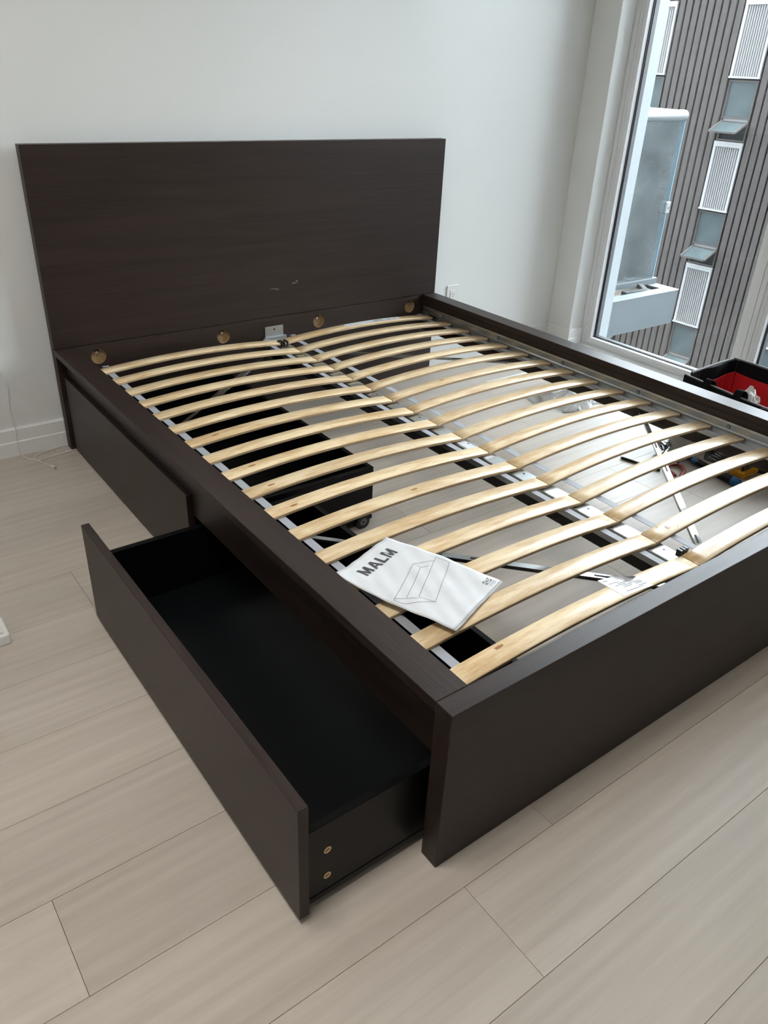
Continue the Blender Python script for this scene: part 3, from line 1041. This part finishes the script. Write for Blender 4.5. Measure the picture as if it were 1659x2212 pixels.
obj('bag_wall', wallquad(bmesh.new(), (x0, y0), (x0, y1 + .015), hz - .03, hz, 0.0, .007, sag=.004), 'black_fabric', tb_)
obj('bag_wall', wallquad(bmesh.new(), (x1, y0), (x1, y1 - .05), hz + .03, hz + .035, 0.0, .007), 'black_fabric', tb_)
obj('bag_wall', wallquad(bmesh.new(), (x0, y0), (x1, y0), hz - .03, hz + .03, 0.0, .007), 'black_fabric', tb_)
obj('bag_wall', wallquad(bmesh.new(), (x0 + .03, y1 + .005), (x1, y1 - .045), hz + .004, hz + .036, 0.0, .007), 'black_fabric', tb_)
for nm, pa, pb, za, zb in (('lining', (x0 + .008, y0 + .01), (x0 + .008, y1 - .02), hz - .07, hz - .045),
                           ('lining', (x1 - .008, y0 + .01), (x1 - .008, y1 - .06), hz - .025, hz - .015),
                           ('lining', (x0 + .01, y0 + .008), (x1 - .008, y0 + .008), hz - .07, hz - .025),
                           ('lining', (x0 + .03, y1 - .006), (x1 - .01, y1 - .056), hz - .045, hz - .012)):
    obj(nm, wallquad(bmesh.new(), pa, pb, za, zb, 0.01, .004, sag=.004), 'red_lining', tb_)
box('bag_bottom', x0 + .01, x1 - .01, y0 + .01, y1 - .06, 0.004, 0.012, 'red_lining', tb_)
obj('rim_binding', tube(bmesh.new(), [(x0, y0, hz - .030), (x0, .7, hz - .018), (x0, y1 + .015, hz)], .004, 6, 8), 'edge_grey', tb_)
obj('rim_binding', tube(bmesh.new(), [(x0 + .03, y1 + .005, hz + .006), (x1 - .03, y1 - .025, hz + .032), (x1, y1 - .06, hz + .036), (x1, .7, hz + .032), (x1, y0, hz + .030)], .005, 6, 8), 'edge_grey', tb_)
for yc in (0.895, 0.760, 0.60):
    pts_ = catmull([(x0 - .012, yc + .012, hz - .10), (x0 - .014, yc + .008, hz - .03), (x0 - .004, yc, hz + .012), (x0 + .016, yc - .008, hz - .002), (x0 + .02, yc - .012, hz - .05)], 6)
    obj('handle_strap', ribbon(bmesh.new(), pts_, (0, 1, 0), .030, .003), 'black_fabric', tb_)
tube_pts = [(x0 - .008, .66, hz - .035), (x0 - .03, .63, hz - .020), (x0 - .03, .55, hz - .03), (x0 - .012, .48, hz - .06)]
obj('handle_grip', tube(bmesh.new(), tube_pts, .011, 8, 6), 'black_fabric', tb_, smooth=True)
# crumpled tissue in the bag
rnd = random.Random(3)
bm = bmesh.new()
bmesh.ops.create_icosphere(bm, subdivisions=3, radius=1.0)
for v in bm.verts:
    n_ = v.co.normalized()
    k = 0.75 + 0.5 * rnd.random() * abs(math.sin(n_.x * 7 + n_.z * 9))
    v.co = Vector((2.175 + n_.x * .032 * k, 0.745 + n_.y * .038 * k, .212 + n_.z * (.042 if n_.z > 0 else .19) * k + (.028 * max(0, n_.z) ** 3)))
tag(obj('tissue_paper', bm, 'foam'), 'crumpled white tissue lying in the tool bag', 'tissue')

# ------------------------------------------------------------------ tools on the floor by the window
t = empty('bit_driver', (1.74, .90, 0))
tag(t, 'slim black rod tool lying on the floor beyond the bed rail', 'tool')
obj('shaft', cyl(bmesh.new(), (1.733, .950, .005), (1.770, .800, .005), .005, 10), 'black_plastic', t, smooth=True)
obj('tip', cyl(bmesh.new(), (1.7318, .955, .005), (1.733, .950, .005), .0028, 8), 'chrome', t)

t = empty('pliers', (1.82, .75, 0))
tag(t, 'pliers with dark red handles lying open on the floor', 'pliers')
pv = Vector((1.875, .800, .010))
for s in (-1, 1):
    obj('handle', tube(bmesh.new(), [(1.865, .790, .010), (1.845 + s * .012, .782 - s * .02, .010), (1.812 + s * .014, .762 - s * .026, .010), (1.785 + s * .004, .738 - s * .016, .010),
                                     (1.772, .722 - s * .012, .010)], lambda q: .006 + .002 * math.sin(q * 3.1), 8, 6), 'red_grip', t, smooth=True)
    obj('jaw', bar(bmesh.new(), pv - Vector((.012, .012, 0)), pv + Vector((.035 + s * .004, .03 - s * .006, 0)), .009, .009), 'chrome', t)
obj('pivot', cyl(bmesh.new(), pv - Vector((.002, .002, .007)), pv + Vector((-.002, -.002, .007)), .006, 12), 'chrome', t)

t = empty('hammer', (1.93, .69, 0))
tag(t, 'hammer with black and blue rubber handle lying on the floor', 'hammer')
H0, H1 = Vector((1.948, .835, .016)), Vector((1.906, .560, .016))
obj('shaft', tube(bmesh.new(), [H0, H0.lerp(H1, .3)], .010, 8, 2), 'black_plastic', t, smooth=True)
obj('collar', tube(bmesh.new(), [H0.lerp(H1, .22), H0.lerp(H1, .33)], .0125, 10, 2), 'blue', t, smooth=True)
obj('grip', tube(bmesh.new(), [H0.lerp(H1, .3), H0.lerp(H1, .55), H0.lerp(H1, .80), H0.lerp(H1, .94)], lambda q: .013 + .003 * q, 10, 6), 'black_plastic', t, smooth=True)
obj('grip_end', tube(bmesh.new(), [H0.lerp(H1, .90), H0.lerp(H1, 1.0)], .0172, 10, 2), 'blue', t, smooth=True)
obj('hammer_head', bar(bmesh.new(), H0 + Vector((-.05, .008, 0)), H0 + Vector((.055, -.008, 0)), .024, .024), 'chrome', t)

t = empty('bit_box', (2.07, .74, 0))
tag(t, 'clear plastic box of screwdriver bits open on the floor', 'box')
bm = bx(bmesh.new(), 2.015, 2.125, .715, .775, 0, .003)
for q in ((2.015, 2.018, .715, .775), (2.122, 2.125, .715, .775), (2.018, 2.122, .715, .718), (2.018, 2.122, .772, .775)):
    bx(bm, *q, .003, .030)
obj('tray', bm, 'clear', t)
for q in range(9):
    obj('bit', cyl(bmesh.new(), (2.026 + .011 * q, .730, .008 + .003 * (q % 3)), (2.026 + .011 * q, .762, .012), .0035, 6), 'steel_dark' if q % 2 else 'chrome', t)
for q in range(8):
    box('rib', 2.022 + q * .013, 2.025 + q * .013, .7135, .715, .003, .030, 'edge_grey', t, bev=0)

t = empty('yellow_bit_case', (2.03, .61, 0))
tag(t, 'yellow case of screwdriver bits open on the floor', 'case')
bm = bx(bmesh.new(), 1.985, 2.085, .585, .650, 0, .026, .005)
obj('case', bm, 'yellow', t)
for q in range(8):
    for r_ in range(2):
        obj('bit', cyl(bmesh.new(), (1.994 + .0115 * q, .602 + r_ * .028, .026), (1.996 + .0115 * q, .606 + r_ * .028, .042), .0042, 6), 'chrome' if (q + r_) % 3 else 'steel_dark', t)

t = empty('loose_bits', (2.10, .575, 0))
tag(t, 'dark metal bit holder lying beside the yellow case', 'tool')
obj('holder', bar(bmesh.new(), (2.095, .605, .009), (2.115, .560, .009), .03, .018), 'steel_dark', t)
for q in range(3):
    obj('bit', cyl(bmesh.new(), (2.094 + q * .008, .600 - q * .014, .018), (2.096 + q * .008, .598 - q * .014, .030), .004, 6), 'chrome', t)

t = empty('tape_roll', (1.93, .90, 0))
tag(t, 'small translucent roll of tape standing on the floor', 'tape')
bm = bmesh.new()
for (r_, w_) in ((.026, .024),):
    n = 24
    rows = []
    for k in range(n):
        a = 2 * math.pi * k / n
        rows.append([bm.verts.new((1.90 + sx * .5 + 0.0, .898 + rr * math.cos(a), .027 + rr * math.sin(a))) for rr, sx in ((.026, 0), (.026, .09), (.018, .09), (.018, 0))])
    for a, b in zip(rows, rows[1:] + rows[:1]):
        for k in range(4):
            bm.faces.new((a[k], a[(k + 1) % 4], b[(k + 1) % 4], b[k]))
obj('core', bm, 'clear', t, smooth=False)
obj('end_ring', tube(bmesh.new(), [(1.897, .898 + .022 * math.cos(k * .524), .027 + .022 * math.sin(k * .524)) for k in range(13)], .003, 6, 2), 'edge_grey', t)

for (xa, ya, rz) in ((1.842, .840, .9),):
    bm = cyl(bmesh.new(), (xa, ya, .003), (xa + .018 * math.cos(rz), ya - .018 * math.sin(rz), .003), .0022, 8)
    cyl(bm, (xa, ya, .003), (xa - .002 * math.cos(rz), ya + .002 * math.sin(rz), .003), .0042, 8)
    tag(obj('screw', bm, 'chrome'), 'small loose screw on the floor beside the pliers', 'screw')

# white foam strip and crumpled clear bag
bm = bx(bmesh.new(), 1.80, 2.10, 1.755, 1.80, 0.0, .028, .004)
tag(obj('foam_strip', bm, 'foam'), 'white foam packing strip lying on the floor behind the plastic bag', 'packaging')
bm = bmesh.new()
nb = 26
rnd = random.Random(5)
gv = []
for i in range(nb + 1):
    row = []
    for j in range(nb + 1):
        u, v = i / nb, j / nb
        edge = min(u, 1 - u, v, 1 - v)
        z = .004 + (min(edge * 4, 1) * (.012 + .038 * abs(math.sin(u * 9 + v * 5)) * abs(math.cos(v * 11 - u * 4)) + .014 * rnd.random()))
        row.append(bm.verts.new((1.88 + u * .26 + .03 * math.sin(v * 7) + .008 * rnd.random(), 1.36 + v * .24 + .02 * math.cos(u * 8) + .008 * rnd.random(), z)))
    gv.append(row)
for i in range(nb):
    for j in range(nb):
        bm.faces.new((gv[i][j], gv[i + 1][j], gv[i + 1][j + 1], gv[i][j + 1]))
tag(obj('plastic_bag', bm, 'clear'), 'crumpled clear plastic bag lying on the floor by the window', 'bag')

# ------------------------------------------------------------------ outside: own facade, neighbouring balcony
ow = empty('exterior_cladding', (2.86, 2.2, -.115))
tag(ow, 'white metal cladding strip outside beside the window', 'cladding')
box('return_panel', 2.802, 2.905, 1.990, 2.60, -0.115, 4.0, 'ext_white', ow, bev=0.002)
# unseen outer wall, stretched tall and wide to shade the block across the street
struct(box('wall_sky_block', 2.82, 3.0, 2.605, 34.0, -9.0, 34.0, 'sky_block', bev=0))
struct(box('wall_sky_block', 2.70, 2.88, -28.0, 2.60, -9.0, -0.122, 'sky_block', bev=0))
struct(box('wall_sky_block', 2.82, 2.99, -28.0, 0.17, -0.12, 34.0, 'sky_block', bev=0))
struct(box('wall_sky_block', 2.70, 2.99, 0.172, 2.60, 4.01, 34.0, 'sky_block', bev=0))
struct(box('wall_sky_block', 2.82, 2.99, 0.172, 1.985, 2.76, 4.005, 'sky_block', bev=0))

bc = empty('neighbour_balcony', (3.7, 3.4, -.3))
tag(bc, 'grey edged neighbouring balcony with glass guard seen through the window', 'balcony')
BX, BY = 4.50, 2.626
box('fascia', 2.96, BX, BY, BY + .03, -0.285, -0.042, 'ext_grey', bc, bev=0.002)
box('fascia', BX - .03, BX, BY + .0305, 6.0, -0.285, -0.042, 'ext_grey', bc, bev=0.002)
box('slab', 2.96, BX - .0305, BY + .0305, 6.0, -0.28, -0.09, 'ext_grey', bc, bev=0)
box('flashing', 2.96, BX + .004, BY - .004, BY + .085, -0.0418, -0.036, 'ext_white', bc, bev=0.001)
box('flashing', BX - .10, BX + .004, BY + .0855, 6.0, -0.0418, -0.036, 'ext_white', bc, bev=0.001)
box('gutter_floor', 2.96, BX - .1005, BY + .0855, 6.0, -0.0895, -0.070, 'subfloor', bc, bev=0)
GY = 2.85
box('base_rail', 2.96, 4.50, GY - .03, GY + .03, -0.035, 0.006, 'ext_grey', bc, bev=0.002)
box('base_rail', 4.44, 4.50, GY + .0305, 6.0, -0.035, 0.006, 'ext_grey', bc, bev=0.002)
box('glass_panel', 2.97, 4.475, GY - .006, GY + .006, 0.006, 1.045, 'rail_glass', bc, bev=0)
box('glass_panel', 4.463, 4.475, GY + .0065, 6.0, 0.006, 1.045, 'rail_glass', bc, bev=0)
box('glass_edge', 4.4755, 4.480, GY - .006, GY + .006, 0.006, 1.045, 'glass_edge', bc, bev=0)
box('post', 4.33, 4.385, GY + .02, GY + .075, 0.0065, 1.040, 'ext_grey', bc, bev=0.004)
box('post', 4.33, 4.385, 4.40, 4.455, 0.0065, 1.040, 'ext_grey', bc, bev=0.004)
bm = tube(bmesh.new(), [(2.97, GY, 1.078), (4.38, GY, 1.078), (4.40, GY, 1.078)], .034, 14, 0)
for v in bm.verts:
    v.co.y = GY + (v.co.y - GY) * 1.25
obj('handrail', bm, 'alu', bc, smooth=True)
bm = tube(bmesh.new(), [(4.404, GY, 1.078), (4.45, GY + .004, 1.078), (4.476, GY + .022, 1.076), (4.484, GY + .06, 1.075), (4.484, GY + .5, 1.075), (4.484, 6.0, 1.075)],
          .034, 14, 5)
obj('handrail_corner', bm, 'alu', bc, smooth=True)
bm = bx(bmesh.new(), 4.435, 4.485, GY - .025, GY + .025, 0.455, 0.535, .006)
cl_ = obj('glass_clamp', bm, 'alu', bc)
obj('screw', cyl(bmesh.new(), (4.46, GY - .028, .495), (4.46, GY - .024, .495), .008, 10), 'chrome', cl_)
bm = bmesh.new()
bar(bm, (4.18, GY + .02, .02), (4.30, GY + .03, .14), .03, .012)
bar(bm, (4.18, GY + .02, .012), (4.34, GY + .03, .012), .05, .012)
obj('post_foot', bm, 'ext_grey', bc)
bm = bmesh.new()
bar(bm, (4.05, GY - .09, -.05), (4.30, GY - .12, -.05), .05, .03)
bar(bm, (4.28, GY - .115, -.06), (4.30, GY - .03, -.03), .04, .03)
obj('bracket', bm, 'steel_dark', bc)

# ------------------------------------------------------------------ outside: the block across the street
FX = 16.0
ab = empty('apartment_block', (FX + 1, 9.5, -9))
tag(ab, 'brown ribbed apartment block with pale panels seen through the window', 'building')
box('wall', FX + .07, FX + 6, -14, 26, -9, 3.3, 'groove', ab, bev=0)
CW, CP, CC = 0.665, 2.262, 9.525
FH, ZP = 2.54, 1.37
cols = range(-4, 3)
rib_me = None
for c_ in range(-8, 6):
    ya = CC + c_ * CP + CW / 2 + .03
    yb = CC + (c_ + 1) * CP - CW / 2 - .03
    nr = 9
    p = (yb - ya) / nr
    if c_ < -4 or c_ > 2:
        box('cladding_sheet', FX + .03, FX + .069, ya, yb, -9, 3.3, 'rib', ab, bev=0)
        continue
    for q in range(nr):
        yy0 = ya + q * p + .006
        if rib_me is None:
            r_ = box('cladding_rib', FX - .02, FX + .069, yy0, yy0 + p * .76, -9, 3.3, 'rib', ab, bev=0.012)
            rib_me = r_.data
            ref = yy0 + p * .38
        else:
            o = bpy.data.objects.new('cladding_rib', rib_me)
            o.parent = ab
            o.location = r_.location + Vector((0, yy0 + p * .38 - ref, 0))
            COL.objects.link(o)


def corr(y0, y1, z0, z1, x):
    bm = bmesh.new()
    n = 66
    prev = None
    for i in range(n + 1):
        y = y0 + (y1 - y0) * i / n
        xx_ = x - .030 * math.cos(2 * math.pi * 11 * i / n)
        cur = [bm.verts.new((xx_, y, z0)), bm.verts.new((xx_, y, z1))]
        if prev:
            bm.faces.new((prev[0], cur[0], cur[1], prev[1]))
        prev = cur
    bx(bm, x - .03, x + .02, y0 - .05, y0, z0, z1, 0)
    bx(bm, x - .03, x + .02, y1, y1 + .05, z0, z1, 0)
    bx(bm, x - .035, x + .02, y0 - .05, y1 + .05, z1, z1 + .10, 0)
    bx(bm, x - .05, x + .02, y0 - .06, y1 + .06, z0 - .035, z0, 0)
    return bm


proto = {}
for c_ in range(-3, 3):
    yc = CC + c_ * CP
    ya, yb = yc - CW / 2, yc + CW / 2
    for fl in range(-3, 1):
        zb = ZP + fl * FH

        def put(name, build, parent):
            key = (name, parent.name.split('.')[0])
            if key not in proto:
                o = build()
                proto[key] = (o.data, o.location.copy())
                return o
            o = bpy.data.objects.new(name, proto[key][0])
            o.parent = parent
            o.location = proto[key][1] + Vector((0, 0, 0))
            COL.objects.link(o)
            return o
        # anchors: one empty per bay and floor keeps the shared meshes in place
        w_ = empty('window', Vector((FX, yc, zb)) - ab.location)
        w_.parent = ab
        put('corrugated_panel', lambda: obj('corrugated_panel', corr(ya + .05, yb - .05, zb + .035, zb + 1.27, FX + .02), 'panel', w_), w_)
        put('frame', lambda: obj('frame', ring(bmesh.new(), ya, yb, zb - 1.16, zb - .03, .035, FX + .02, FX + .068), 'far_frame', w_), w_)
        put('transom', lambda: box('transom', FX + .02, FX + .066, ya + .036, yb - .036, zb - .735, zb - .695, 'far_frame', w_, bev=0), w_)
        put('pane', lambda: box('pane', FX + .05, FX + .06, ya + .036, yb - .036, zb - .694, zb - .066, 'far_glass', w_, bev=0), w_)
        put('opening', lambda: box('opening', FX + .058, FX + .0685, ya + .036, yb - .036, zb - 1.12, zb - .736, 'groove', w_, bev=0), w_)

        def hop():
            bm = bmesh.new()
            a = Vector((FX + .02, yc, zb - .80))
            b = Vector((FX - .36, yc, zb - .98))
            d = (b - a)
            wv = Vector((0, CW / 2 - .04, 0))
            for s in (-1, 1):
                bar(bm, a + wv * s, b + wv * s, .05, .035)
            bar(bm, a - wv, a + wv, .05, .035)
            bar(bm, b - wv, b + wv, .05, .035)
            return obj('hopper_sash', bm, 'far_frame', w_)
        put('hopper_sash', hop, w_)

        def hopp():
            bm = bmesh.new()
            bar(bm, (FX + .0, yc, zb - .81), (FX - .34, yc, zb - .97), CW - .10, .008)
            return obj('hopper_pane', bm, 'far_glass', w_)
        put('hopper_pane', hopp, w_)
        put('blind', lambda: box('blind', FX + .05, FX + .0575, ya + .04, yb - .04, zb - .86, zb - .737, 'panel', w_, bev=0), w_)

gr_ = struct(box('ground_outside', 2.9, 40, -20, 40, -9.2, -9.0, 'ground', bev=0))
